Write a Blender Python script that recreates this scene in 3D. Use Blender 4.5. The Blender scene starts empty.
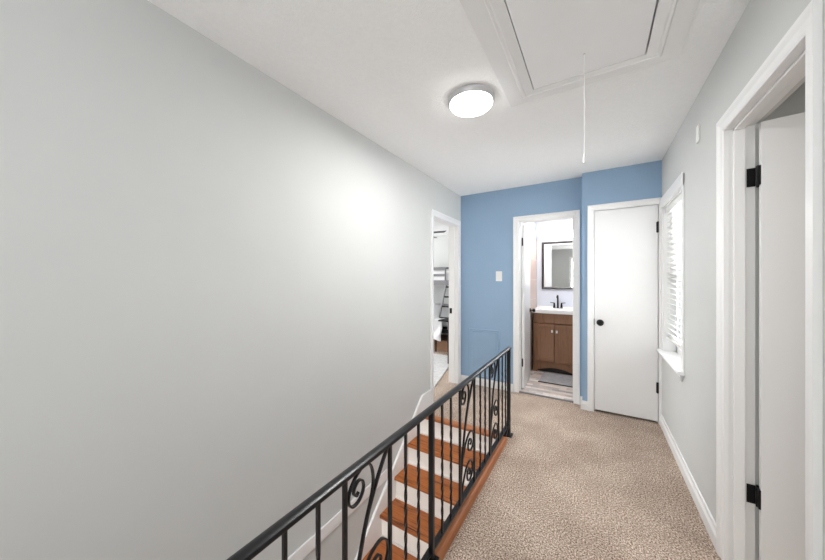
import bpy, bmesh, math, random
from mathutils import Vector, Matrix
random.seed(4)
PI = math.pi
sc = bpy.context.scene
COL = sc.collection

# ------------------------------------------------------------------ materials
MATS = {}
def srgb(r, g, b):
    f = lambda c: (c/255/12.92) if c/255 <= .04045 else ((c/255+.055)/1.055)**2.4
    return (f(r), f(g), f(b), 1)

def new_mat(name):
    m = bpy.data.materials.new(name); m.use_nodes = True
    nt = m.node_tree; bs = nt.nodes['Principled BSDF']
    MATS[name] = m
    return m, nt, bs

def coords(nt, scale=(1, 1, 1), rot=(0, 0, 0)):
    tc = nt.nodes.new('ShaderNodeTexCoord'); mp = nt.nodes.new('ShaderNodeMapping')
    mp.inputs['Scale'].default_value = scale; mp.inputs['Rotation'].default_value = rot
    nt.links.new(tc.outputs['Object'], mp.inputs['Vector'])
    return mp.outputs['Vector']

def noise(nt, vec, scale, detail=3, rough=.5):
    n = nt.nodes.new('ShaderNodeTexNoise'); n.inputs['Scale'].default_value = scale
    n.inputs['Detail'].default_value = detail; n.inputs['Roughness'].default_value = rough
    nt.links.new(vec, n.inputs['Vector'])
    return n.outputs['Fac']

def ramp(nt, fac, stops):
    r = nt.nodes.new('ShaderNodeValToRGB'); e = r.color_ramp.elements
    while len(e) < len(stops): e.new(.5)
    for i, (p, c) in enumerate(stops): e[i].position = p; e[i].color = c
    nt.links.new(fac, r.inputs['Fac'])
    return r.outputs['Color']

def bump(nt, bs, fac, strength, dist):
    b = nt.nodes.new('ShaderNodeBump'); b.inputs['Strength'].default_value = strength
    b.inputs['Distance'].default_value = dist
    nt.links.new(fac, b.inputs['Height']); nt.links.new(b.outputs['Normal'], bs.inputs['Normal'])

def mul(c, k): return (c[0]*k, c[1]*k, c[2]*k, 1)

def paint(name, col, rough=.6, metal=0, bscale=0, bstr=.1, bdist=.002, var=.03, spec=.5, vscale=3):
    m, nt, bs = new_mat(name)
    v = coords(nt)
    c = ramp(nt, noise(nt, v, vscale, 2), [(.3, mul(col, 1-var)), (.7, mul(col, 1+var))])
    nt.links.new(c, bs.inputs['Base Color'])
    bs.inputs['Roughness'].default_value = rough; bs.inputs['Metallic'].default_value = metal
    bs.inputs['Specular IOR Level'].default_value = spec
    if bscale: bump(nt, bs, noise(nt, v, bscale, 3), bstr, bdist)
    return m

WALL = paint('wall_paint', (.60, .61, .60, 1), .7, bscale=220, bstr=.06, var=.012, spec=.3)
BLUE = paint('blue_paint', (.285, .41, .56, 1), .65, bscale=220, bstr=.06, var=.02, spec=.3)
CEIL = paint('ceiling_texture', (.92, .925, .925, 1), .9, bscale=160, bstr=.55, bdist=.006, var=.015, spec=.2, vscale=60)
TRIM = paint('trim_gloss', (.82, .82, .815, 1), .35, var=.01)
DOORW = paint('door_white', (.80, .80, .80, 1), .4, var=.01)
RISER = paint('riser_white', (.88, .87, .84, 1), .45, var=.02)
HATCH = paint('hatch_white', (.87, .875, .88, 1), .55, var=.02)
NICK = paint('brushed_nickel', (.56, .56, .57, 1), .4, metal=.4)
BLACKM = paint('black_metal', (.008, .008, .009, 1), .45, var=.2, spec=.25)
PLAST = paint('white_plastic', (.82, .82, .80, 1), .4)
PORC = paint('white_porcelain', (.88, .88, .87, 1), .12, var=.005)
LAV = paint('bathroom_paint', (.60, .63, .70, 1), .65, var=.01)
FABW = paint('white_bedding', (.80, .80, .82, 1), .9, bscale=30, bstr=.2, bdist=.01)
GREYM = paint('grey_metal', (.18, .18, .19, 1), .5)
DARKW = paint('dark_wood', (.035, .03, .028, 1), .5, var=.2, vscale=20)
MIRF = paint('mirror_frame_dark', (.03, .026, .024, 1), .4, var=.2, vscale=20)
BROWNB = paint('brown_cardboard', (.42, .24, .15, 1), .8, var=.08, vscale=12)
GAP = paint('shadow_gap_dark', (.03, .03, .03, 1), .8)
CORDM = paint('white_cord', (.85, .85, .83, 1), .7)

# iron: black paint, worn glossy
m, nt, bs = new_mat('black_iron'); IRON = m
v = coords(nt)
w = noise(nt, v, 55, 6, .75)
c = ramp(nt, w, [(.0, (.004, .004, .005, 1)), (.66, (.006, .006, .008, 1)), (.76, (.12, .12, .13, 1))])
nt.links.new(c, bs.inputs['Base Color'])
bs.inputs['Roughness'].default_value = .3; bs.inputs['Specular IOR Level'].default_value = .38
bump(nt, bs, noise(nt, v, 30, 2), .15, .003)

# carpet: cut pile, flecked beige, grey and brown
m, nt, bs = new_mat('carpet_beige'); CARPET = m
v = coords(nt)
n1 = noise(nt, v, 125, 4, .8); n2 = noise(nt, v, 3.2, 3)
c1 = ramp(nt, n1, [(.37, (.06, .038, .026, 1)), (.455, (.31, .227, .172, 1)), (.53, (.55, .44, .36, 1)), (.62, (.95, .84, .74, 1))])
c2 = ramp(nt, n2, [(.35, (.80, .78, .77, 1)), (.65, (1.0, 1.0, 1.0, 1))])
mx = nt.nodes.new('ShaderNodeMix'); mx.data_type = 'RGBA'; mx.blend_type = 'MULTIPLY'; mx.inputs['Factor'].default_value = 1
nt.links.new(c1, mx.inputs['A']); nt.links.new(c2, mx.inputs['B'])
nt.links.new(mx.outputs['Result'], bs.inputs['Base Color'])
bs.inputs['Roughness'].default_value = 1; bs.inputs['Specular IOR Level'].default_value = .1
bump(nt, bs, noise(nt, v, 140, 4, .7), .7, .006)

# bedroom rug
m, nt, bs = new_mat('rug_pale'); RUGM = m
v = coords(nt)
c = ramp(nt, noise(nt, v, 25, 4, .7), [(.35, (.48, .48, .49, 1)), (.65, (.66, .66, .65, 1))])
nt.links.new(c, bs.inputs['Base Color']); bs.inputs['Roughness'].default_value = 1

# oak with dark grain running along x
def oak(name, light, mid, dark, axis=0, rough=.25, scale=1.0):
    m, nt, bs = new_mat(name)
    s = [22*scale, 22*scale, 22*scale]; s[axis] = 1.6*scale
    v = coords(nt, tuple(s))
    n = nt.nodes.new('ShaderNodeTexNoise'); n.inputs['Scale'].default_value = 1.0; n.inputs['Detail'].default_value = 3
    n.inputs['Distortion'].default_value = 1.2
    nt.links.new(v, n.inputs['Vector'])
    s2 = [160*scale]*3; s2[axis] = 6*scale
    v2 = coords(nt, tuple(s2))
    f2 = noise(nt, v2, 1.0, 3, .7)
    ma = nt.nodes.new('ShaderNodeMath'); ma.operation = 'MULTIPLY_ADD'; ma.inputs[1].default_value = .5
    nt.links.new(f2, ma.inputs[0]); 
    mb = nt.nodes.new('ShaderNodeMath'); mb.operation = 'MULTIPLY'; mb.inputs[1].default_value = .5
    nt.links.new(n.outputs['Fac'], mb.inputs[0]); nt.links.new(mb.outputs[0], ma.inputs[2])
    c = ramp(nt, ma.outputs[0], [(.36, dark), (.44, mid), (.50, light), (.62, mid)])
    nt.links.new(c, bs.inputs['Base Color'])
    bs.inputs['Roughness'].default_value = rough
    bump(nt, bs, f2, .05, .002)
    return m
OAK = oak('oak_tread', (.46, .15, .034, 1), (.30, .082, .018, 1), (.045, .012, .004, 1), 0, .4)
OAKC = oak('oak_curb', (.43, .155, .055, 1), (.37, .125, .040, 1), (.26, .08, .022, 1), 1, .35)
VAN = oak('vanity_wood', (.27, .135, .070, 1), (.23, .11, .055, 1), (.165, .075, .037, 1), 2, .45)

# mosaic brick tile
def tile(name, cols, axis_rot, bw, bh, mortar):
    m, nt, bs = new_mat(name)
    v = coords(nt, (1, 1, 1), axis_rot)
    b = nt.nodes.new('ShaderNodeTexBrick')
    b.inputs['Scale'].default_value = 1; b.inputs['Brick Width'].default_value = bw; b.inputs['Row Height'].default_value = bh
    b.inputs['Mortar Size'].default_value = .002
    b.inputs['Color1'].default_value = (0, 0, 0, 1); b.inputs['Color2'].default_value = (1, 1, 1, 1)
    b.inputs['Mortar'].default_value = (.5, .5, .5, 1)
    nt.links.new(v, b.inputs['Vector'])
    n = noise(nt, v, 18, 4, .6)
    ma = nt.nodes.new('ShaderNodeMath'); ma.operation = 'MULTIPLY_ADD'; ma.inputs[1].default_value = .75
    nt.links.new(b.outputs['Color'], ma.inputs[0])
    mb = nt.nodes.new('ShaderNodeMath'); mb.operation = 'MULTIPLY'; mb.inputs[1].default_value = .25
    nt.links.new(n, mb.inputs[0]); nt.links.new(mb.outputs[0], ma.inputs[2])
    c = ramp(nt, ma.outputs[0], [(.15+.8*i/(len(cols)-1), k) for i, k in enumerate(cols)])
    mx = nt.nodes.new('ShaderNodeMix'); mx.data_type = 'RGBA'
    nt.links.new(b.outputs['Fac'], mx.inputs['Factor']); nt.links.new(c, mx.inputs['A']); mx.inputs['B'].default_value = mortar
    nt.links.new(mx.outputs['Result'], bs.inputs['Base Color'])
    bs.inputs['Roughness'].default_value = .3
    return m
BTILE = tile('bath_floor_tile', [(.30, .26, .25, 1), (.66, .54, .47, 1), (.42, .39, .38, 1), (.84, .78, .74, 1), (.60, .47, .41, 1)], (0, 0, 0), .15, .06, (.55, .50, .47, 1))
WTILE = tile('bath_wall_tile', [(.42, .31, .25, 1), (.60, .48, .40, 1), (.50, .37, .30, 1), (.64, .55, .48, 1)], (PI/2, 0, PI/2), .30, .15, (.72, .66, .6, 1))
m, nt, bs = new_mat('mat_grey'); MATG = m
v = coords(nt, (4, 30, 1))
c = ramp(nt, noise(nt, v, 3, 4, .7), [(.35, (.20, .20, .21, 1)), (.65, (.42, .41, .42, 1))])
nt.links.new(c, bs.inputs['Base Color']); bs.inputs['Roughness'].default_value = .95

def emit(name, col, s):
    m, nt, bs = new_mat(name)
    bs.inputs['Base Color'].default_value = (.9, .9, .9, 1)
    bs.inputs['Emission Color'].default_value = col; bs.inputs['Emission Strength'].default_value = s
    return m
LAMP = emit('lamp_diffuser', (1, .99, .97, 1), 9)
SCON = emit('vanity_light_glass', (1, .98, .96, 1), 4)
m, nt, bs = new_mat('mirror_glass'); MIR = m
bs.inputs['Base Color'].default_value = (.9, .9, .9, 1); bs.inputs['Metallic'].default_value = 1; bs.inputs['Roughness'].default_value = .02
m, nt, bs = new_mat('window_glass'); GLASS = m
bs.inputs['Base Color'].default_value = (1, 1, 1, 1); bs.inputs['Transmission Weight'].default_value = 1
bs.inputs['Roughness'].default_value = 0; bs.inputs['IOR'].default_value = 1.02
# blinds slightly translucent
m, nt, bs = new_mat('blind_slat'); SLAT = m
bs.inputs['Base Color'].default_value = (.80, .80, .79, 1); bs.inputs['Roughness'].default_value = .5
bs.inputs['Subsurface Weight'].default_value = 0
tr = nt.nodes.new('ShaderNodeBsdfTranslucent'); tr.inputs['Color'].default_value = (.9, .9, .88, 1)
ms = nt.nodes.new('ShaderNodeMixShader'); ms.inputs['Fac'].default_value = .35
out = nt.nodes['Material Output']
nt.links.new(bs.outputs[0], ms.inputs[1]); nt.links.new(tr.outputs[0], ms.inputs[2]); nt.links.new(ms.outputs[0], out.inputs['Surface'])

# ------------------------------------------------------------------ mesh helpers
class MB:
    def __init__(s): s.bm = bmesh.new()
    def box(s, x0, x1, y0, y1, z0, z1, M=None):
        ps = [(x, y, z) for z in (z0, z1) for y in (y0, y1) for x in (x0, x1)]
        if M: ps = [M @ Vector(p) for p in ps]
        v = [s.bm.verts.new(p) for p in ps]
        for f in ((0, 2, 3, 1), (4, 5, 7, 6), (0, 1, 5, 4), (2, 6, 7, 3), (0, 4, 6, 2), (1, 3, 7, 5)):
            s.bm.faces.new([v[i] for i in f])
        return s
    def loft(s, rings, cap=True, closed=False):
        R = [[s.bm.verts.new(p) for p in r] for r in rings]
        n = len(R[0]); k = len(R)
        for i in range(k if closed else k-1):
            a, b = R[i], R[(i+1) % k]
            for j in range(n):
                s.bm.faces.new((a[j], a[(j+1) % n], b[(j+1) % n], b[j]))
        if cap and not closed:
            s.bm.faces.new(R[0][::-1]); s.bm.faces.new(R[-1])
        return s
    def tube(s, pts, r, n=10, M=None):
        pts = [Vector(p) for p in pts]; rings = []
        up = None
        for i, p in enumerate(pts):
            t = (pts[min(i+1, len(pts)-1)] - pts[max(i-1, 0)]).normalized()
            if up is None:
                up = Vector((0, 0, 1)) if abs(t.z) < .9 else Vector((1, 0, 0))
            a = t.cross(up).normalized(); b = a.cross(t).normalized(); up = b
            rr = r[i] if isinstance(r, (list, tuple)) else r
            rings.append([p + rr*(math.cos(2*PI*j/n)*a + math.sin(2*PI*j/n)*b) for j in range(n)])
        return s.loft(rings)
    def lathe(s, prof, c=(0, 0, 0), axis='z', n=32):
        # prof: (radius, height) pairs
        rings = []
        for r, h in prof:
            ring = []
            for j in range(n):
                a = 2*PI*j/n; u, w = max(r, 1e-4)*math.cos(a), max(r, 1e-4)*math.sin(a)
                p = {'z': (u, w, h), 'x': (h, u, w), 'y': (w, h, u)}[axis]
                ring.append((p[0]+c[0], p[1]+c[1], p[2]+c[2]))
            rings.append(ring)
        return s.loft(rings)
    def flat(s, pts, x, w, t):
        """a flat iron strip bent in the y-z plane: w across (x), t in the plane"""
        P = [Vector((0, a, b)) for a, b in pts]; rings = []
        for i, p in enumerate(P):
            d = (P[min(i+1, len(P)-1)] - P[max(i-1, 0)]).normalized()
            nrm = Vector((0, -d.z, d.y))
            rings.append([Vector((x+sx*w/2, 0, 0)) + p + nrm*(sn*t/2) for sx, sn in ((-1, -1), (1, -1), (1, 1), (-1, 1))])
        return s.loft(rings)
    def prism(s, poly, axis, a, b):
        """poly of 2-D points in the plane across axis, extruded a..b"""
        def P(p, h):
            return {'x': (h, p[0], p[1]), 'y': (p[0], h, p[1]), 'z': (p[0], p[1], h)}[axis]
        return s.loft([[P(p, a) for p in poly], [P(p, b) for p in poly]])
    def build(s, name, mat, parent=None, bevel=0, smooth=False, seg=2, loc=None):
        bmesh.ops.recalc_face_normals(s.bm, faces=s.bm.faces)
        me = bpy.data.meshes.new(name); s.bm.to_mesh(me); s.bm.free()
        for mt in (mat if isinstance(mat, (list, tuple)) else [mat]): me.materials.append(mt)
        o = bpy.data.objects.new(name, me); COL.objects.link(o)
        if parent: o.parent = parent; o.matrix_parent_inverse = Matrix.Identity(4); shift(o, parent)
        if smooth:
            for p in me.polygons: p.use_smooth = True
            me.set_sharp_from_angle(angle=R(40))
        if bevel:
            b = o.modifiers.new('bevel', 'BEVEL'); b.width = bevel; b.segments = seg; b.limit_method = 'ANGLE'; b.angle_limit = R(35)
            b.harden_normals = False
        return o
def R(d): return d*PI/180
ORIG = {}
def shift(o, parent):
    """meshes are written in world coordinates: move them into the thing's own space"""
    w = ORIG.get(parent.name)
    if w is not None:
        o.data.transform(w.inverted()); ORIG[o.name] = w
        # the child's origin is the thing's base, so its own matrix stays identity
def empty(name, loc=(0, 0, 0), rz=0):
    o = bpy.data.objects.new(name, None); COL.objects.link(o)
    o.empty_display_size = .1
    o.location = loc; o.rotation_euler.z = rz
    ORIG[o.name] = Matrix.Translation(loc) @ Matrix.Rotation(rz, 4, 'Z')
    return o
def tag(o, label, cat, group=None, kind=None):
    o['label'] = label; o['category'] = cat
    if group: o['group'] = group
    if kind: o['kind'] = kind
    return o
def struct(o, label, cat): return tag(o, label, cat, None, 'structure')
def box(*a): return MB().box(*a)
def smooth_path(pts, n=6):
    """Catmull-Rom through 2-D or 3-D points"""
    P = [Vector(p) for p in pts]; out = []
    P = [2*P[0]-P[1]] + P + [2*P[-1]-P[-2]]
    for i in range(1, len(P)-2):
        for k in range(n):
            t = k/n; a, b, c, d = P[i-1:i+3]
            out.append(.5*((2*b) + (c-a)*t + (2*a-5*b+4*c-d)*t*t + (3*b-a-3*c+d)*t**3))
    out.append(P[-2])
    return out

# ------------------------------------------------------------------ key measures (metres; camera above the origin)
XL, XR = -1.51, .52            # hall side walls
YA, YC = 3.65, 3.53            # bathroom wall, closet wall
XS = -.117                     # step between them
H = 2.44
YB = -1.6                      # wall behind the camera
WELL_X, WELL_Y0, WELL_Y1 = -.66, -.30, 2.52
T = .12

# ------------------------------------------------------------------ floors
mb = MB()
mb.box(WELL_X, XR+T, YB, YC+.9, -.24, 0)
mb.box(XL-.02, WELL_X, YB, WELL_Y0, -.24, 0)
mb.box(XL-.02, WELL_X, WELL_Y1+.065, YA+.02, -.24, 0)
mb.box(WELL_X, XS, YC+.9, YA+.02, -.24, 0) if YA > YC+.9 else None
struct(mb.build('floor', CARPET, bevel=.0), 'beige flecked carpet floor of the upstairs hallway', 'floor')
struct(box(XL-4.2, XL-.02, 1.2, 6.8, -.24, 0).build('floor_bedroom', CARPET), 'beige carpet floor inside the bedroom beyond the left doorway', 'floor')
struct(box(XS-.75+.03, XS-.0, YA+.02, 5.1, -.2, .012).build('floor_bathroom', BTILE), 'pale pink and grey stone mosaic floor of the bathroom', 'floor')
struct(box(XR+.02, 3.3, -.8, 2.65, -.24, -.001).build('floor_side_room', CARPET), 'carpet floor of the room behind the open right door', 'floor')
struct(box(XL-.2, WELL_X+.2, -3.2, 3.0, -2.62, -2.5).build('floor_lower', OAK), 'wooden floor at the foot of the stairs', 'floor')

# ------------------------------------------------------------------ ceiling, with the attic opening cut out
hx0, hx1, hy0, hy1 = -.306, .213, .44, 1.818
mb = MB()
mb.box(XL-T, hx0, YB-T, YA+T, H, H+.1); mb.box(hx1, XR+T, YB-T, YA+T, H, H+.1)
mb.box(hx0, hx1, YB-T, hy0, H, H+.1); mb.box(hx0, hx1, hy1, YA+T, H, H+.1)
struct(mb.build('ceiling', CEIL), 'white stippled ceiling over the hallway', 'ceiling')
struct(box(XL-4.2, XL-T, 1.2, 6.8, H, H+.1).build('ceiling_bedroom', CEIL), 'white ceiling inside the bedroom', 'ceiling')
struct(box(XS-.9, XS+.1, YA+T, 5.3, H, H+.1).build('ceiling_bathroom', CEIL), 'white ceiling inside the bathroom', 'ceiling')
struct(box(XR+T, 3.3, -.8, 2.65, H, H+.1).build('ceiling_side_room', CEIL), 'ceiling of the room behind the open right door', 'ceiling')

# ------------------------------------------------------------------ walls
DZ = 2.045      # top of door openings
mb = MB()       # left wall: bedroom doorway y 2.865..3.555
mb.box(XL-T, XL, YB-T, 2.86, -2.5, H); mb.box(XL-T, XL, 2.86, 3.56, DZ, H); mb.box(XL-T, XL, 3.56, YA+T, -.24, H)
mb.box(XL-T, XL, 2.86, 3.56, -2.5, -.24)
struct(mb.build('wall_left', WALL), 'long pale grey wall on the left above the stairs', 'wall')
mb = MB()       # bathroom wall: doorway x -.775..-.200
mb.box(XL, -.790, YA, YA+T, -.24, H); mb.box(-.790, -.190, YA, YA+T, DZ-.02, H); mb.box(-.190, XS, YA, YA+T, -.2, H)
struct(mb.build('wall_far', BLUE), 'blue painted end wall with the bathroom doorway', 'wall')
mb = MB()       # closet wall and its return: doorway x -.012..+.498
mb.box(XS, -.025, YC, YC+.08, -.2, H); mb.box(-.025, .505, YC, YC+.08, DZ, H); mb.box(.505, XR, YC, YC+.08, 0, H)
mb.box(XS, XS+.05, YC+.08, 4.3, -.2, H)
struct(mb.build('wall_far_closet', BLUE), 'blue painted wall around and above the closet door', 'wall')
WY0, WY1, WZ0, WZ1 = 2.755, 3.452, .70, 1.985   # window opening
DY0, DY1 = 1.305, 1.970                           # right door rough opening
mb = MB()
mb.box(XR, XR+T, YB-T, DY0, -.2, H); mb.box(XR, XR+T, DY0, DY1, DZ, H); mb.box(XR, XR+T, DY1, WY0, -.2, H)
mb.box(XR, XR+T, WY0, WY1, -.2, WZ0-.022); mb.box(XR, XR+T, WY0, WY1, WZ1, H); mb.box(XR, XR+T, WY1, YC+.9, -.2, H)
struct(mb.build('wall_right', WALL), 'pale grey wall on the right with the window and an open door', 'wall')
# wall behind the camera, with a window opening added to let light in
mb = MB()
RX0, RX1, RZ0, RZ1 = -.72, .40, .85, 2.1
mb.box(XL, RX0, YB-T, YB, -.2, H); mb.box(RX1, XR, YB-T, YB, -.2, H); mb.box(RX0, RX1, YB-T, YB, -.2, RZ0); mb.box(RX0, RX1, YB-T, YB, RZ1, H)
struct(mb.build('wall_near', WALL), 'pale grey wall behind the camera', 'wall')
# stairwell sides below the hall floor
mb = MB(); mb.box(WELL_X, WELL_X+.1, -3.2, WELL_Y1+.1, -2.5, -.24)
struct(mb.build('wall_stairwell', WALL), 'pale stairwell side wall below the hallway floor', 'wall')
struct(box(XL-T, WELL_X+.1, -3.3, -3.2, -2.5, -.24).build('wall_stairwell_foot', WALL), 'pale wall facing the foot of the stairs', 'wall')
struct(box(XL-T, XL, -3.2, YB-T, -2.5, -.24).build('wall_stairwell_left', WALL), 'pale left wall at the foot of the stairs', 'wall')
struct(box(XL-T, WELL_X+.1, -3.3, YB-T, -.24, -.2).build('ceiling_stairwell', CEIL), 'ceiling over the foot of the stairs', 'ceiling')
# bathroom shell
bx0, bx1, by0, by1 = -.815, XS, YA+T, 5.1
struct(box(bx0-.1, bx1+.1, by1, by1+.1, -.2, H).build('wall_bathroom_far', LAV), 'pale lavender bathroom wall behind the mirror', 'wall')
mb = MB(); mb.box(bx0-.1, bx0, by0, by1, -.2, H)
struct(mb.build('wall_bathroom_left', LAV), 'bathroom side wall behind the tiles', 'wall')
struct(box(bx0, bx0+.012, 4.30, by1, 0.012, 2.00).build('trim_bathroom_tile', WTILE), 'beige stone wall tiles beside the bathroom vanity', 'wall tiles')
struct(box(bx1, bx1+.05, YA+T, by1, -.2, H).build('wall_bathroom_right', LAV), 'bathroom side wall on the right', 'wall')
# bedroom shell
bwx = XL-T
struct(box(-5.7, bwx, 6.6, 6.7, -.2, H).build('wall_bedroom_far', WALL), 'pale grey bedroom wall behind the bunk bed', 'wall')
struct(box(-5.8, -5.7, 1.2, 6.7, -.2, H).build('wall_bedroom_left', WALL), 'pale grey far side wall of the bedroom', 'wall')
struct(box(-5.7, bwx, 1.2, 1.3, -.2, H).build('wall_bedroom_near', WALL), 'pale grey near wall of the bedroom', 'wall')
struct(box(bwx, bwx+.1, YA+T, 6.6, -.2, H).build('wall_bedroom_right', WALL), 'pale grey bedroom wall shared with the bathroom side', 'wall')
# side room shell
mb = MB(); mb.box(3.2, 3.3, -.8, 2.65, -.2, H); mb.box(XR+T, 3.2, 2.55, 2.65, -.2, H); mb.box(XR+T, 3.2, -.8, -.7, -.2, H)
struct(mb.build('wall_side_room', WALL), 'pale grey walls of the room behind the open right door', 'wall')
# closet inside
mb = MB(); mb.box(XS+.05, XR, 4.2, 4.3, -.2, H)
struct(mb.build('wall_closet_back', WALL), 'wall at the back of the closet', 'wall')

# ------------------------------------------------------------------ trim
def baseboard(name, pts_boxes, label):
    mb = MB()
    for (x0, x1, y0, y1, dirn) in pts_boxes:
        if dirn == 'x':    # thickness in x; x0 is the wall face, x1 the room face
            s = 1 if x1 > x0 else -1; w = abs(x1-x0)
            mb.prism([(x0, 0), (x1, 0), (x1, .062), (x0+s*w*.55, .074), (x0+s*w*.45, .095), (x0, .098)], 'y', y0, y1)
        else:
            s = 1 if y1 > y0 else -1; w = abs(y1-y0)
            mb.prism([(y0, 0), (y1, 0), (y1, .062), (y0+s*w*.55, .074), (y0+s*w*.45, .088), (y0, .09)], 'x', x0, x1)
    return struct(mb.build(name, TRIM), label, 'baseboard')
baseboard('baseboard_right', [(XR, XR-.016, DY1+.057, YC, 'x'), (XR, XR-.016, YB, DY0-.06, 'x')], 'white baseboard along the right wall')
baseboard('baseboard_far', [(XL, -.841, YA, YA-.014, 'y'), (-.140, XS, YA, YA-.014, 'y'), (XS, -.069, YC, YC-.014, 'y'), (XS, XS-.014, YC-.014, YA-.014, 'x')], 'white baseboard along the blue walls')
baseboard('baseboard_left', [(XL, XL+.014, YB, WELL_Y0, 'x')], 'white baseboard on the left wall before the stairs')
struct(box(XL, XL+.012, -2.0, 2.03, -.350, -.268).build('trim_1', TRIM, bevel=.003), 'white horizontal trim board low on the left stair wall', 'trim')
mb = MB()
mb.prism([(-.668, -.03), (-.668, .036), (-.666, .046), (-.660, .05), (-.634, .05), (-.624, .046), (-.618, .036), (-.618, -.002)], 'y', -.32, 2.475)
struct(mb.build('trim_2', OAKC, smooth=True), 'orange oak curb board under the iron railing at the carpet edge', 'trim')

# ------------------------------------------------------------------ staircase
st = empty('staircase', (-1.09, 2.585, -.0))
tag(st, 'white stair with orange oak treads descending toward the camera beside the left wall', 'staircase')
sx0, sx1 = -1.487, WELL_X-.002
N = 13; RISE = .19; RUN = .207
for k in range(N):
    z = -RISE*k; y = WELL_Y1 - RUN*k
    if k == 0:
        MB().prism([(y+.075, z-.026), (y+.006, z-.026), (y-.002, z-.02), (y-.002, z+.004), (y+.006, z+.008), (y+.075, z+.003)], 'x', sx0, sx1).build('top_nosing', OAKC, st, bevel=.004, smooth=True)
    else:
        MB().prism([(y+RUN+.015, z-.03), (y+.008, z-.03), (y, z-.024), (y-.001, z-.012), (y, z-.005), (y+.008, z), (y+RUN+.015, z)], 'x', sx0, sx1).build('tread', OAK, st, smooth=True)
    r = MB(); r.box(sx0, sx1, y+.026, y+.045, z-RISE, z-.028); r.box(sx0, sx1, y+.014, y+.026, z-RISE, z-RISE+.018)
    r.build('riser', RISER, st, bevel=.002)
# skirt board on the left wall: level by the door, then raking down
top = [(2.80, .165), (2.605, .165), (2.46, .03)]
slope = RISE/RUN*1.04
yb = -.55
top.append((yb, .03-(2.46-yb)*.90))
bot = [(yb, top[-1][1]-.45), (2.585, -.42), (2.80, -.2)]
MB().prism(top+bot, 'x', XL+.001, sx0).build('skirt_board', TRIM, st, bevel=.004)
struct(box(XL+.001, XL+.018, 2.80, 2.806, 0, .098).build('trim_3', TRIM), 'white skirt end block beside the bedroom door casing', 'trim')

# ------------------------------------------------------------------ iron railing
rl = empty('stair_railing', (-.635, 1.19, .05))
tag(rl, 'black wrought iron railing with scrolls and twisted balusters along the stairwell', 'railing')
XRL = -.635
P0 = 1.192; PL = 1.419
ZB, ZT = .10, .742
hp = []
for a, b in [(-.0165, -.001), (.0165, -.001), (.0178, .004), (.0155, .011), (.009, .0145), (0, .0155), (-.009, .0145), (-.0155, .011), (-.0178, .004)]:
    hp.append((XRL+a, .741+b))
MB().prism(hp, 'y', P0-PL-.03, P0+PL+.02).build('handrail', IRON, rl, smooth=True)
box(XRL-.008, XRL+.008, P0-PL, P0+PL, .732, .742).build('top_channel', IRON, rl, bevel=.002)
box(XRL-.022, XRL+.006, P0-PL, P0+PL, .086, .098).build('bottom_rail', IRON, rl, bevel=.002)
def post(y, w, zb):
    p = box(XRL-w/2, XRL+w/2, y-w/2, y+w/2, zb, .742).build('post', IRON, rl, bevel=.003)
    return p
post(P0-PL, .023, .05); post(P0, .023, .05)
e = post(P0+PL-.01, .028, .0)
MB().box(XRL-.03, XRL+.03, P0+PL-.045, P0+PL+.025, 0.0, .008).build('foot_plate', IRON, e)
MB().flat([(P0+PL-.01, .15), (P0+PL-.05, .10), (P0+PL-.13, .06), (P0+PL-.15, .055)], XRL, .025, .01).build('foot_brace', IRON, e)
MB().box(XRL-.026, XRL+.026, P0-.03, P0+.03, .05, .06).build('foot_plate', IRON, rl, bevel=.002)
def twisted(y):
    mb = MB(); w = .0095/2*math.sqrt(2); rings = []
    z = ZB
    zz = []
    while z < ZT+.001: zz.append(z); z += .0107
    for z in zz:
        t = min(max((z-.16)/(.60-.16), 0), 1)
        a = PI/4 + t*PI*2*2
        rings.append([(XRL+w*math.cos(a+j*PI/2), y+w*math.sin(a+j*PI/2), z) for j in range(4)])
    mb.loft(rings); return mb
def plain(y): return box(XRL-.0062, XRL+.0062, y-.0062, y+.0062, ZB-.002, ZT)
def bay(y):
    w = .232
    plain(y).build('plain_bar', IRON, rl, bevel=.001)
    plain(y+w-.005).build('plain_bar', IRON, rl, bevel=.001)
    D = smooth_path([(y+a, b) for a, b in [(.216, .738), (.178, .688), (.140, .63), (.102, .56), (.070, .47), (.047, .39), (.028, .30), (.014, .20), (.009, .10)]], 6)
    MB().flat(D, XRL, .011, .008).build('diagonal_bar', IRON, rl)
    def scroll(pts):
        MB().flat(smooth_path([(y+a, b) for a, b in pts], 7), XRL, .010, .0055).build('scroll', IRON, rl)
    scroll([(.098, .555), (.121, .61), (.132, .66), (.122, .712), (.094, .735), (.052, .722), (.022, .69), (.015, .66), (.026, .638), (.048, .632), (.070, .642), (.083, .664), (.078, .69), (.060, .70), (.042, .688), (.038, .67), (.050, .658), (.060, .664)])
    low = [(.020, .265), (.045, .335), (.085, .393), (.13, .425), (.175, .43), (.206, .405), (.214, .365), (.200, .332), (.168, .317), (.136, .327), (.122, .356), (.133, .384), (.160, .388), (.174, .368), (.164, .352), (.152, .358)]
    scroll(low)
    scroll([(a*.92+.006-.010, b-.168) for a, b in low])
for s in (-1, 0):
    b0 = P0 + s*PL + .0
    for d in (.110, .213, .670, .771, 1.203, 1.302): twisted(b0+d).build('twisted_baluster', IRON, rl)
    bay(b0+.332); bay(b0+.871)
for i, o in enumerate([]): pass

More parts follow.
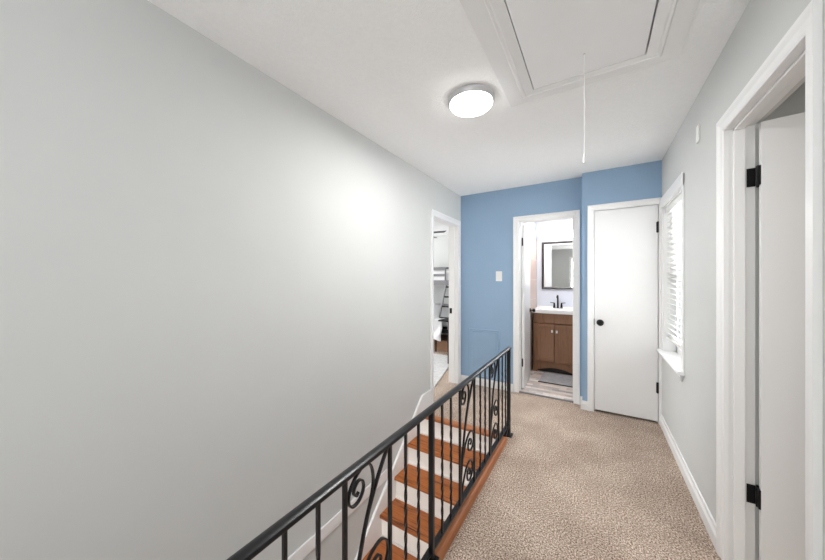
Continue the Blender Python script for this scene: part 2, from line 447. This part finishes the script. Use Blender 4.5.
# ------------------------------------------------------------------ door helpers
def casing_profile(d, s):
    """cross profile: d runs 0 (opening edge) to 1 (outer edge)"""
    return None
def casing(axis, face, sgn, a0, a1, ztop, z0=0, w=.057, parent=None, mat=TRIM):
    """casing around an opening a0..a1 along the wall. axis 'x': wall plane y=face; axis 'y': wall plane x=face. sgn: room side"""
    prof = [(0, 0), (0, .006), (.008, .010), (.03, .011), (.045, .017), (.057, .017), (.057, 0)]
    prof = [(p*w/.057, t) for p, t in prof]
    # three legs with mitred corners, built as loft of four rings
    def ring(p_at):
        out = []
        for p, t in prof:
            a, z = p_at(p); q = face+sgn*t
            out.append((a, q, z) if axis == 'x' else (q, a, z))
        return out
    rings = [ring(lambda p: (a0-p, z0)), ring(lambda p: (a0-p, ztop+p)), ring(lambda p: (a1+p, ztop+p)), ring(lambda p: (a1+p, z0))]
    return MB().loft(rings).build('casing', mat, parent)
def knob(c, axis, sgn, parent, r=.027):
    pr = [(0, 0), (.033, 0), (.033, .004), (.028, .009), (.012, .010), (.011, .03), (.018, .036), (.026, .044), (.0285, .053), (.026, .062), (.018, .069), (0, .072)]
    return MB().lathe([(a*r/.027, sgn*b) for a, b in pr], c, axis, 28).build('door_knob', BLACKM, parent, smooth=True)

# closet door: door_1
d1 = struct(empty('door_1', (.24, YC, 0)), 'closed flat white closet door with round black knob in the blue wall', 'door')
casing('x', YC, -1, -.013, .497, 2.037, parent=d1)
mb = MB(); mb.box(-.025, -.013, YC-.002, YC+.08, 0, 2.045); mb.box(.497, .505, YC-.002, YC+.08, 0, 2.045); mb.box(-.013, .497, YC-.002, YC+.08, 2.037, 2.045)
mb.box(-.013, .0, YC+.045, YC+.058, 0, 2.037); mb.box(.485, .497, YC+.045, YC+.058, 0, 2.037)
mb.build('jamb', TRIM, d1)
lf = box(-.009, .493, YC+.004, YC+.039, .022, 2.033).build('door_leaf', DOORW, d1, bevel=.002)
knob((.040, YC+.004, .905), 'y', -1, lf, .026)
for z in (1.825, .335):
    h = MB(); h.lathe([(0, -.053), (.006, -.05), (.0075, -.045), (.0075, .045), (.006, .05), (0, .053)], (.491, YC-.005, z), 'z', 12)
    h.box(.480, .502, YC-.0005, YC+.004, z-.048, z+.048); h.build('hinge', BLACKM, d1)
box(-.013, -.009, YC-.002, YC+.02, .88, .94).build('strike_plate', BLACKM, d1)
# closet interior dark floor strip is the hall carpet running under

# bathroom door: door_2, opened inwards against the left
d2 = struct(empty('door_2', (-.49, YA, 0)), 'white bathroom doorway with its white door swung open inside', 'door')
casing('x', YA, -1, -.775, -.203, 2.027, w=.060, parent=d2)
mb = MB(); mb.box(-.790, -.772, YA-.001, YA+T+.001, 0, 2.03); mb.box(-.203, -.190, YA-.001, YA+T+.001, 0, 2.03); mb.box(-.79, -.19, YA-.001, YA+T+.001, 2.022, 2.032)
mb.box(-.772, -.762, YA+.04, YA+.075, 0, 2.022); mb.box(-.213, -.203, YA+.04, YA+.075, 0, 2.022)
mb.build('jamb', TRIM, d2)
casing('x', YA+T, 1, -.775, -.203, 2.027, w=.038, parent=d2)
ang = R(93.2)
Mh = Matrix.Translation((-.770, YA+T+.004, 0)) @ Matrix.Rotation(ang, 4, 'Z')
lf = MB().box(.003, .556, -.036, -.001, .018, 2.01, Mh).build('door_leaf', DOORW, d2, bevel=.002)
kc = Mh @ Vector((.505, -.036, .925))
knob((kc.x, kc.y, kc.z), 'x', 1, lf, .024)
for z in (1.80, .33):
    h = MB(); h.lathe([(0, -.05), (.007, -.048), (.007, .048), (0, .05)], (-.757, YA+T+.0, z), 'z', 12)
    h.box(-.7722, -.769, YA+.078, YA+T, z-.048, z+.048); h.build('hinge', BLACKM, d2)
MB().box(-.2035, -.2025+.0005, YA+.08, YA+.105, .90, .95).build('strike_plate', BLACKM, d2)

# right door: door_3, opened into the side room
d3 = struct(empty('door_3', (XR, 1.64, 0)), 'open white door with black hinges in the right doorway nearest the camera', 'door')
JY0, JY1 = 1.318, 1.957
casing('y', XR, -1, JY0, JY1, 2.037, w=.060, parent=d3)
mb = MB()
mb.box(XR-.001, XR+.096, DY0, JY0, 0, 2.045); mb.box(XR-.001, XR+.096, JY1, DY1, 0, 2.045); mb.box(XR-.001, XR+.096, JY0, JY1, 2.036, 2.045)
mb.box(.545, .580, JY0, JY0+.012, 0, 2.036); mb.box(.545, .580, JY1-.012, JY1, 0, 2.036); mb.box(.545, .580, JY0, JY1, 2.024, 2.036)
mb.build('jamb', TRIM, d3, bevel=.0015)
Mh = Matrix.Translation((.621, JY1-.003, 0)) @ Matrix.Rotation(R(-7), 4, 'Z')
lf = MB().box(.004, .615, -.037, -.002, .012, 2.03, Mh).build('door_leaf', DOORW, d3, bevel=.002)
kc = Mh @ Vector((.56, -.037, .93)); knob((kc.x, kc.y, kc.z), 'y', -1, lf, .026)
for z in (1.798, .360):
    h = MB(); h.box(.588, .616, JY1-.0025, JY1, z-.042, z+.042)
    h.lathe([(0, -.05), (.006, -.048), (.006, .048), (0, .05)], (.621, JY1-.008, z), 'z', 14)
    h.box(-.003, .004+.0005, -.036, -.004, z-.042, z+.042, Mh)
    h.build('hinge', BLACKM, d3)

# bedroom doorway: door_4 (its leaf is swung out of view inside)
d4 = struct(empty('door_4', (XL, 3.21, 0)), 'white cased bedroom doorway in the left wall at the stair head', 'doorway')
casing('y', XL, 1, 2.872, 3.550, 2.037, w=.062, parent=d4)
mb = MB()
mb.box(XL-T, XL+.001, 2.86, 2.872, 0, 2.045); mb.box(XL-T, XL+.001, 3.550, 3.56, 0, 2.045); mb.box(XL-T, XL+.001, 2.86, 3.56, 2.037, 2.045)
mb.box(XL-.075, XL-.04, 3.538, 3.550, 0, 2.037); mb.box(XL-.075, XL-.04, 2.872, 2.884, 0, 2.037)
mb.build('jamb', TRIM, d4)
box(XL-.112, XL-.08, 3.5475, 3.5505, .90, .97).build('strike_plate', BLACKM, d4)
casing('y', XL-T, -1, 2.872, 3.550, 2.037, w=.057, parent=d4)

# ------------------------------------------------------------------ window with blinds
w1 = struct(empty('window_1', (XR, 3.1, WZ0)), 'bright white framed window in the right wall beside the closet', 'window')
mb = MB()
mb.box(XR-.010, XR, WY0-.045, WY0, WZ0, WZ1+.085); mb.box(XR-.012, XR, WY1, WY1+.07, WZ0, WZ1+.085); mb.box(XR-.016, XR, WY0-.045, WY1+.07, WZ1, WZ1+.09)
mb.build('window_casing', TRIM, w1, bevel=.003)
mb = MB()
mb.box(XR, XR+T, WY0, WY0+.004, WZ0, WZ1); mb.box(XR, XR+T, WY1-.01, WY1, WZ0, WZ1); mb.box(XR, XR+T, WY0, WY1, WZ1-.01, WZ1)
mb.build('window_reveal', TRIM, w1)
mb = MB()
X0, X1 = XR+.085, XR+.115
for z0, z1 in ((WZ0, WZ0+.05), (1.33, 1.37), (WZ1-.05, WZ1-.01)): mb.box(X0, X1, WY0+.004, WY1-.01, z0, z1)
mb.box(X0, X1, WY0+.004, WY0+.04, WZ0, WZ1-.01); mb.box(X0, X1, WY1-.05, WY1-.01, WZ0, WZ1-.01)
mb.build('sash', TRIM, w1, bevel=.003)
box(XR+.098, XR+.102, WY0+.04, WY1-.05, WZ0+.05, WZ1-.05).build('pane', GLASS, w1)
sl = MB().prism([(XR-.0005, WZ0-.022), (XR-.035, WZ0-.022), (XR-.042, WZ0-.015), (XR-.042, WZ0-.006), (XR-.035, WZ0), (XR-.0005, WZ0)], 'y', WY0-.055, WY1+.075).box(XR-.0005, XR+T, WY0, WY1, WZ0-.021, WZ0).build('window_sill', TRIM, w1, bevel=.002)
box(XR-.012, XR, WY0-.03, WY1+.06, WZ0-.055, WZ0-.022).build('apron', TRIM, w1, bevel=.002)
box(X0-.02, X0, 2.80, 2.85, WZ0+.045, WZ0+.06).build('sash_lift', BLACKM, w1)

bl = empty('window_blind', (XR+.045, 3.1, WZ1-.01))
tag(bl, 'white horizontal slat blind lowered inside the window on the right wall', 'blind')
BY0, BY1 = WY0+.012, WY1-.018
BX = XR+.045
box(BX-.030, BX+.028, BY0, BY1, WZ1-.065, WZ1-.012).build('headrail', PLAST, bl, bevel=.003)
mb = MB(); zb = WZ0+.135; nsl = 26
for i in range(nsl):
    z = zb + .02 + i*.0445
    if z > WZ1-.07: break
    M = Matrix.Translation((BX, 0, z)) @ Matrix.Rotation(R(24), 4, 'Y')
    mb.box(-.025, .025, BY0, BY1, -.0014, .0014, M)
mb.build('slats', SLAT, bl)
box(BX-.025, BX+.025, BY0, BY1, zb-.018, zb+.002).build('bottom_rail', PLAST, bl, bevel=.003)
for y in (BY0+.12, BY1-.12):
    mb = MB()
    for dx in (-.026, .026): mb.tube([(BX+dx, y, zb), (BX+dx, y, WZ1-.06)], .0011, 6)
    mb.build('ladder_cord', CORDM, bl)
MB().tube([(BX-.034, BY0+.22, WZ1-.06), (BX-.035, BY0+.22, 1.1)], .0014, 6).tube([(BX-.035, BY0+.22, 1.1), (BX-.035, BY0+.22, 1.06)], [.003, .008], 10).build('lift_cord', CORDM, bl)
hk = MB().tube([(XR, 2.70, .672), (XR-.012, 2.70, .672), (XR-.018, 2.70, .66)], .006, 8).tube([(XR-.016, 2.70, .675), (XR-.016, 2.70, .635)], [.010, .004], 10).build('cord_cleat', NICK)
tag(hk, 'small grey cord cleat on the right wall just below the window sill corner', 'hook')

# ------------------------------------------------------------------ attic hatch
ah = empty('attic_hatch', (-.05, 1.126, H))
tag(ah, 'white attic ladder hatch with wide mitred frame and pull cord in the ceiling', 'attic hatch')
ox0, ox1, oy0, oy1 = -.455, .350, .300, 1.932
ix0, ix1, iy0, iy1 = hx0-.004, hx1+.004, hy0-.004, hy1+.004
zc = H
def hframe(x0, x1, y0, y1, X0, X1, Y0, Y1):
    """moulded mitred frame under the ceiling: profile from inner edge (0) to outer edge (1)"""
    prof = [(0, 0), (0, .014), (.30, .014), (.34, .018), (.42, .018), (.47, .010), (1, .009), (1, 0)]
    cs = [((x0, y0), (X0, Y0)), ((x1, y0), (X1, Y0)), ((x1, y1), (X1, Y1)), ((x0, y1), (X0, Y1))]
    rings = [[(a[0]+(b[0]-a[0])*p, a[1]+(b[1]-a[1])*p, zc-t) for p, t in prof] for a, b in cs]
    return MB().loft(rings, closed=True)
hframe(ix0+.006, ix1-.006, iy0+.006, iy1-.006, ox0, ox1, oy0, oy1).build('hatch_frame', TRIM, ah)
pn = box(hx0+.006, hx1-.009, hy0+.01, hy1-.006, H-.013, H-.002).build('hatch_panel', HATCH, ah)
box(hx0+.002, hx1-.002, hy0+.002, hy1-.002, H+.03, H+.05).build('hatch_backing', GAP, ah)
cy = 1.655; cx0 = -.046
# cord hole pixel (584,58); the cord hangs straight down
cd = MB().tube([(cx0, cy, H-.012), (cx0, cy, 1.945)], .0016, 6).build('pull_cord', CORDM, ah)
MB().lathe([(0, 1.945), (.003, 1.944), (.004, 1.93), (.0065, 1.912), (.007, 1.898), (0, 1.896)], (cx0, cy, 0), 'z', 14).build('cord_bell', PLAST, cd, smooth=True)
MB().lathe([(0, H-.016), (.004, H-.016), (.004, H-.0125), (0, H-.0125)], (cx0, cy, 0), 'z', 12).build('cord_grommet', NICK, ah)

# ------------------------------------------------------------------ ceiling lights
def flush_light(x, y, label):
    t = empty('ceiling_light', (x, y, H)); tag(t, label, 'ceiling light')
    MB().lathe([(0, H), (.132, H), (.138, H-.004), (.138, H-.016), (.136, H-.026), (.131, H-.033), (.127, H-.035), (.125, H-.030), (0, H-.03)], (x, y, 0), 'z', 48).build('rim', NICK, t, smooth=True)
    MB().lathe([(0, H-.028), (.1255, H-.030), (.127, H-.040), (.118, H-.050), (.085, H-.057), (0, H-.060)], (x, y, 0), 'z', 48).build('diffuser', LAMP, t, smooth=True)
LX, LY = -.645, 1.722
flush_light(LX, LY, 'round flush ceiling light with grey metal rim glowing beside the attic hatch')

# ------------------------------------------------------------------ small wall things
ls = empty('light_switch', (-1.008, YA, 1.383)); tag(ls, 'white light switch plate on the blue wall left of the bathroom doorway', 'switch')
box(-1.045, -.970, YA-.006, YA, 1.322, 1.443).build('switch_plate', PLAST, ls, bevel=.003)
box(-1.016, -1.000, YA-.010, YA-.005, 1.370, 1.396).build('toggle', PLAST, ls, bevel=.002)
def rect_frame(x0, x1, z0, z1, w, y, prof):
    cs = [((x0, z0), (x0+w, z0+w)), ((x1, z0), (x1-w, z0+w)), ((x1, z1), (x1-w, z1-w)), ((x0, z1), (x0+w, z1-w))]
    return MB().loft([[(a[0]+(b[0]-a[0])*p, y-t, a[1]+(b[1]-a[1])*p) for p, t in prof] for a, b in cs], closed=True)
ap = empty('access_panel', (-1.19, YA, .1)); tag(ap, 'blue painted access panel with moulded edge low on the blue wall behind the railing', 'access panel')
rect_frame(-1.390, -1.000, .105, .715, .040, YA, [(0, 0), (0, .012), (.2, .016), (.45, .008), (.8, .011), (1, .004), (1, 0)]).build('moulding', BLUE, ap)
box(-1.352, -1.038, YA-.004, YA, .143, .677).build('panel_board', BLUE, ap)
so = MB().box(XR-.010, XR, 2.355, 2.400, 2.145, 2.245)
tag(so.build('wall_sensor', PLAST, bevel=.009, seg=4), 'small oblong white cover high on the right wall between window and door', 'wall sensor')

# ------------------------------------------------------------------ bathroom
vn = empty('bathroom_vanity', (-.49, 4.86, .012)); tag(vn, 'brown wooden bathroom vanity with white top and two doors', 'vanity')
vx0, vx1, vy0, vy1 = -.775, -.188, 4.61, by1-.002
mb = MB()
mb.box(vx0, vx0+.018, vy0, vy1, .012, .872); mb.box(vx1-.018, vx1, vy0, vy1, .012, .872); mb.box(vx0, vx1, vy1-.015, vy1, .10, .872)
mb.box(vx0+.018, vx1-.018, vy0+.02, vy1, .125, .143)
# face frame with arched toe kick
arch = [(vx0, .012), (vx0+.055, .012)]
for i in range(13):
    t = i/12; arch.append((vx0+.055+(vx1-vx0-.11)*t, .040+.05*math.sin(PI*t)))
arch += [(vx1-.055, .012), (vx1, .012), (vx1, .165), (vx0, .165)]
# build the apron in slices so it stays convex
A = arch[2:15]
mb.box(vx0, vx0+.055, vy0-.001, vy0+.018, .012, .165); mb.box(vx1-.055, vx1, vy0-.001, vy0+.018, .012, .165)
for (xa, za), (xb, zb_) in zip(A[:-1], A[1:]):
    mb.prism([(xa, za), (xb, zb_), (xb, .165), (xa, .165)], 'y', vy0-.001, vy0+.018)
mb.box(vx0, vx1, vy0, vy0+.018, .726, .872); mb.box(vx0, vx0+.03, vy0, vy0+.018, .165, .705); mb.box(vx1-.03, vx1, vy0, vy0+.018, .165, .705)
mb.build('vanity_body', VAN, vn)
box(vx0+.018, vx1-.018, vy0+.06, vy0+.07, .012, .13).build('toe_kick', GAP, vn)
def shaker(x0, x1, z0, z1, kx):
    mb = MB(); y = vy0-.019
    mb.box(x0, x1, y+.008, vy0-.001, z0, z1)
    w = .045
    mb.box(x0, x0+w, y, y+.008, z0, z1); mb.box(x1-w, x1, y, y+.008, z0, z1); mb.box(x0+w, x1-w, y, y+.008, z0, z0+w); mb.box(x0+w, x1-w, y, y+.008, z1-w, z1)
    d = mb.build('door', VAN, vn, bevel=.0012)
    k = MB(); k.box(kx-.012, kx+.012, y-.022, y-.012, z1-.115, z1-.085+.006); k.box(kx-.005, kx+.005, y-.012, y, z1-.105, z1-.095)
    k.build('knob', NICKB, d, bevel=.001)
NICKB = paint('polished_nickel', (.85, .84, .82, 1), .25, metal=.2)
shaker(vx0+.008, -.494, .172, .712, -.520); shaker(-.487, vx1-.008, .172, .708, -.460)
box(vx0+.008, vx1-.008, vy0-.010, vy0-.001, .721, .856).build('false_drawer_front', VAN, vn, bevel=.002)
# basin top with a shallow bowl
mb = MB(); n = 24
ty0, ty1, tx0, tx1 = vy0-.028, by1-.001, vx0-.010, vx1+.010
mb.box(tx0, tx1, ty0, ty1, .860, .900)
def oval(rx, ry, z, cx=-.49, cyy=4.82): return [(cx+rx*math.cos(2*PI*j/n), cyy+ry*math.sin(2*PI*j/n), z) for j in range(n)]
mb.loft([oval(.23, .15, .900), oval(.232, .152, .908), oval(.218, .138, .908), oval(.205, .125, .902)])
mb.box(tx0, tx1, ty1-.018, ty1, .900, .925); mb.box(tx0, tx0+.012, ty0, ty1, .900, .912); mb.box(tx1-.012, tx1, ty0, ty1, .900, .912); mb.box(tx0, tx1, ty0, ty0+.014, .900, .912)
mb.build('basin_top', PORC, vn, bevel=.004)
fc = empty('faucet', (-.49, 5.02, .900)); tag(fc, 'dark two handled faucet on the white vanity top', 'faucet')
box(-.555, -.425, 4.995, 5.045, .900, .912).build('faucet_base', BLACKM, fc, bevel=.005)
MB().tube(smooth_path([(-.49, 5.02, .91), (-.49, 5.02, 1.03), (-.49, 5.015, 1.075), (-.49, 4.985, 1.10), (-.49, 4.94, 1.09), (-.49, 4.925, 1.065)], 6), [.016]+[.012]*29+[.010], 12).build('spout', BLACKM, fc, smooth=True)
for s in (-1, 1):
    mb = MB(); mb.lathe([(0, .916), (.017, .916), (.013, .96), (.011, .985), (0, .99)], (-.49+s*.05, 5.02, 0), 'z', 14)
    mb.tube([(-.49+s*.045, 5.02, .985), (-.49+s*.105, 5.01, .992)], .0055, 8)
    mb.build('handle', BLACKM, fc, smooth=True)
mr = empty('wall_mirror', (-.49, by1, 1.55)); tag(mr, 'dark framed rectangular mirror on the bathroom wall above the vanity', 'mirror')
rect_frame(-.727, -.253, 1.195, 1.935, .034, by1, [(0, 0), (0, .022), (.5, .024), (1, .014), (1, 0)]).build('mirror_frame', MIRF, mr)
box(-.70, -.28, by1-.010, by1-.004, 1.22, 1.91).build('mirror_glass', MIR, mr)
vl = empty('vanity_light', (-.49, by1, 2.02)); tag(vl, 'glowing horizontal vanity light bar above the bathroom mirror', 'wall light')
box(-.73, -.25, by1-.03, by1, 1.985, 2.075).build('light_base', NICKB, vl, bevel=.003)
box(-.728, -.252, by1-.10, by1-.032, 1.975, 2.085).build('light_shade', SCON, vl, bevel=.01)
for x in (-.741, -.252): box(x, x+.013, by1-.108, by1-.03, 1.968, 2.092).build('end_cap', NICKB, vl, bevel=.002)
box(-.73, -.25, by1-.105, by1-.03, 2.086, 2.093).build('top_band', NICKB, vl)
bmat = MB(); bmat.box(-.63, -.20, 4.14, 4.585, .012, .026)
bm_ = bmat.build('bath_mat', MATG, bevel=.005)
MB().box(-.636, -.194, 4.132, 4.140, .0125, .024).build('edge_binding', MIRF, bm_)
tag(bm_, 'grey bath mat on the tiled floor before the vanity', 'bath mat')
# carpet transition strip
struct(box(-.772, -.203, YA+.005, YA+.030, -.01, .014).build('trim_4', GREYM, bevel=.003), 'thin metal threshold strip between carpet and bathroom tile', 'threshold')

# ------------------------------------------------------------------ bedroom
bb = empty('bunk_bed', (-3.2, 6.0, 0)); tag(bb, 'grey metal bunk bed with ladder against the far bedroom wall', 'bunk bed')
bX0, bX1, bY0, bY1 = -4.35, -2.02, 5.5, 6.5
for x in (bX0, bX1):
    for y in (bY0, bY1):
        MB().tube([(x, y, 0), (x, y, 1.60)], .024, 12).build('bed_post', GREYM, bb, smooth=True)
mb = MB(); mb.box(bX0, bX1, bY0-.012, bY0+.012, 1.235, 1.335); mb.box(bX0, bX1, bY1-.012, bY1+.012, 1.235, 1.335); mb.box(bX0, bX1, bY0, bY1, 1.235, 1.25)
mb.build('upper_frame', GREYM, bb)
def rail_part(x0, x1, y, mat, ends=True):
    mb = MB()
    for z0, z1 in ((1.545, 1.605), (1.415, 1.465)): mb.box(x0, x1, y-.012, y+.012, z0, z1)
    mb.box(x1-.03, x1, y-.014, y+.014, 1.30, 1.60)
    return mb.build('guard_rail', mat, bb, bevel=.006)
rail_part(bX0, -2.595, bY0, GREYM)
MB().box(bX0, bX1, bY1-.012, bY1+.012, 1.61, 1.65).build('guard_rail', BLACKM, bb)
mb = MB(); mb.box(bX0, bX1, 4.95, 4.975, .36, .43); mb.box(bX0, bX1, bY1-.02, bY1, .36, .43); mb.box(bX0, bX0+.03, 4.95, bY1, .36, .43); mb.box(bX1-.03, bX1, 4.95, bY1, .36, .43); mb.box(bX0, bX1, 4.96, bY1, .37, .385)
for x in (bX0+.015, -2.55): mb.tube([(x, 4.96, 0), (x, 4.96, .4)], .016, 8)
mb.build('lower_frame', BLACKM, bb)
ld = MB()
for x in (-2.575, -2.20): ld.tube([(x, 5.475, 1.24), (x, 5.16, .60), (x, 5.06, .40)], .017, 8)
ld.build('ladder', GREYM, bb)
for t in (.05, .28, .5, .75):
    p = Vector((0, 5.475, 1.24)).lerp(Vector((0, 5.06, .40)), t)
    MB().tube([(-2.575, p.y, p.z), (-2.20, p.y, p.z)], .015, 8).build('ladder_rung', BLACKM, bb)
tag(box(bX0+.04, bX1-.04, bY0+.03, bY1-.03, 1.262, 1.535).build('mattress', FABW, bevel=.05, seg=4), 'white mattress and bedding on the upper bunk', 'mattress')
tag(box(bX0+.04, bX1-.04, 5.14, bY1-.03, .432, .58).build('mattress', FABW, bevel=.05, seg=4), 'white mattress on the wide lower bunk under the duvet', 'mattress')
# rumpled duvet hanging over the front of the lower bunk
mb = MB(); nx, ny = 26, 26; rnd = random.Random(7)
prof = [(6.35, .76), (5.9, .80), (5.5, .84), (5.2, .87), (5.02, .84), (4.93, .72), (4.90, .58), (4.885, .42), (4.88, .30), (4.885, .22)]
pp = smooth_path(prof, 4)
grid = []
for i in range(nx+1):
    x = -4.2 + (4.2-2.40)*i/nx; row = []
    e = min(1, (-2.40-x)/.35); edge = math.sqrt(max(0, 1-(1-e)**2))
    for j, p in enumerate(pp):
        y, z = p[0], p[1]
        hang = max(0, min(1, (5.05-y)/.1))
        sh = max(0, min(1, (-2.59-x)/.12)); z2 = min(z, .60+(z-.60)*sh) if z > .60 else z
        w = .028*math.sin(x*17+j*.35)+.018*math.sin(x*31+j*.9)
        row.append((x, y-hang*(w+.02), z2+(1-hang)*w*.8+ (hang*.03*math.sin(x*9) if j > len(pp)-8 else 0)))
    grid.append(row)
V = [[mb.bm.verts.new(p) for p in r] for r in grid]
for i in range(nx):
    for j in range(len(pp)-1): mb.bm.faces.new((V[i][j], V[i+1][j], V[i+1][j+1], V[i][j+1]))
dv = mb.build('duvet', FABW, smooth=True)
so_ = dv.modifiers.new('thick', 'SOLIDIFY'); so_.thickness = .05; so_.offset = 1
su = dv.modifiers.new('sub', 'SUBSURF'); su.levels = 1; su.render_levels = 1
tag(dv, 'rumpled white duvet hanging over the edge of the lower bunk', 'duvet')
pw = MB()
pw.box(-2.62, -2.10, 5.85, 6.25, .585, .735)
tag(pw.build('pillow', FABW, bevel=.07, seg=5), 'white pillow at the right end of the lower bunk', 'pillow')
tb = empty('side_table', (-1.95, 4.5, 0)); tag(tb, 'black framed table standing in front of the bunk bed in the bedroom', 'table')
box(-2.16, -1.72, 4.28, 4.72, .672, .692).build('tabletop', BLACKM, tb)
for x in (-1.975, -1.75):
    for y in (4.30, 4.70):
        box(x-.018, x+.018, y-.018, y+.018, .0125, .672).build('leg', BLACKM, tb)
box(-2.005, -1.765, 4.30, 4.69, .34, .53).build('drawer_box', DARKW, tb)
box(-2.0, -1.76, 4.29, 4.31, .55, .655).build('drawer_front', PLAST, tb)
tag(box(-3.1, -2.25, 5.05, 5.6, .0, .20).build('storage_box', BROWNB, bevel=.01), 'brown storage box pushed under the lower bunk', 'box')
mb = MB().prism([(-1.66, 3.1), (-2.06, 4.75), (-4.4, 4.75), (-4.2, 3.1)], 'z', 0, .012)
rg = mb.build('rug', RUGM, bevel=.004)
tag(rg, 'pale grey rug on the bedroom carpet before the bunk bed', 'rug')
cf = empty('ceiling_fan', (-2.95, 4.85, H)); tag(cf, 'ceiling fan with dark brown blades in the bedroom', 'ceiling fan')
MB().lathe([(0, H), (.06, H), (.05, H-.04), (.014, H-.05), (.014, H-.13), (.09, H-.14), (.10, H-.22), (.06, H-.26), (0, H-.265)], (-2.95, 4.85, 0), 'z', 24).build('motor', NICK, cf, smooth=True)
for k in range(5):
    M = Matrix.Translation((-2.95, 4.85, H-.215)) @ Matrix.Rotation(R(6+72*k), 4, 'Z') @ Matrix.Rotation(R(20), 4, 'X')
    MB().box(.09, .62, -.065, .065, -.006, .006, M).build('fan_blade', DARKW, cf, bevel=.02)

# ------------------------------------------------------------------ unseen window added behind the camera to light the hall
w2 = struct(empty('added_window', (-.5, YB, RZ0)), 'unseen window added in the wall behind the camera for light', 'window')
mb = MB()
mb.box(RX0-.06, RX0, YB, YB+.015, RZ0-.06, RZ1+.06); mb.box(RX1, RX1+.06, YB, YB+.015, RZ0-.06, RZ1+.06); mb.box(RX0, RX1, YB, YB+.015, RZ1, RZ1+.06); mb.box(RX0, RX1, YB, YB+.04, RZ0-.06, RZ0)
mb.box(-.18, -.14, YB-.08, YB-.05, RZ0, RZ1); mb.box(RX0, RX1, YB-.08, YB-.05, 1.45, 1.50)
mb.build('window_frame', TRIM, w2)

# ------------------------------------------------------------------ lights
def area(name, loc, rot, sx, sy, power, col=(1, 1, 1), shape='RECTANGLE', spread=180):
    l = bpy.data.lights.new(name, 'AREA'); l.shape = shape; l.size = sx
    if shape == 'RECTANGLE': l.size_y = sy
    l.energy = power; l.color = col; l.spread = R(spread)
    o = bpy.data.objects.new(name, l); COL.objects.link(o); o.location = loc; o.rotation_euler = rot
    return o
def pt(name, loc, power, r, col=(1, 1, 1)):
    l = bpy.data.lights.new(name, 'POINT'); l.energy = power; l.shadow_soft_size = r; l.color = col
    o = bpy.data.objects.new(name, l); COL.objects.link(o); o.location = loc
    return o
area('lamp_ceiling', (LX, LY, H-.064), (0, 0, 0), .24, .24, 10.5, (1, .995, .985), 'DISK')
area('fill_behind', ((RX0+RX1)/2, YB-.05, (RZ0+RZ1)/2), (R(90+25), 0, 0), RX1-RX0, RZ1-RZ0, 13, (.975, .99, 1))  # added fill at the invented rear window, tilted up to brighten the ceiling
area('daylight_window', (XR+T+.05, 3.03, 1.34), (0, R(90), 0), 1.2, .50, 7, (.975, .99, 1), spread=110)
area('fill_bedroom', (-5.6, 4.0, 1.5), (0, R(-90), 0), 1.4, 2.4, 85, (.98, .99, 1))  # added fill to brighten the bedroom; no window is built here
area('lamp_vanity', (-.49, by1-.115, 2.02), (R(-75), 0, 0), .46, .11, 3.5, (1, .98, .95))
area('fill_bathroom', (-.45, 4.3, H-.012), (0, 0, 0), .25, .25, 9, (1, .98, .96), 'DISK')  # added fill under the bathroom ceiling, no fixture there
area('fill_side_room', (1.9, .9, H-.03), (0, 0, 0), .3, .3, 16, (1, .98, .96), 'DISK')  # added fill for the side room, stands for no known lamp
area('fill_stair_foot', (-1.1, -2.6, -.5), (R(60), 0, 0), .4, .4, 34, (1, .98, .95), 'DISK')  # unseen light added below to brighten the stair risers

wd = bpy.data.worlds.new('world'); sc.world = wd; wd.use_nodes = True
bg = wd.node_tree.nodes['Background']; bg.inputs['Color'].default_value = (.95, .98, 1, 1); bg.inputs['Strength'].default_value = 1.6

# ------------------------------------------------------------------ camera
cam = bpy.data.cameras.new('camera'); co = bpy.data.objects.new('camera', cam); COL.objects.link(co)
th = math.atan(183/296.)
co.location = (0, 0, 1.33); co.rotation_euler = (PI/2, 0, th)
cam.sensor_fit = 'HORIZONTAL'; cam.sensor_width = 36; cam.lens = 36*296/825.
cam.shift_y = .5/825
cam.clip_start = .02
sc.camera = co
vs = sc.view_settings
vs.view_transform = 'Standard'; vs.look = 'None'; vs.gamma = 1; vs.use_curve_mapping = False
vs.exposure = .90
sc.cycles.max_bounces = 10; sc.cycles.diffuse_bounces = 6
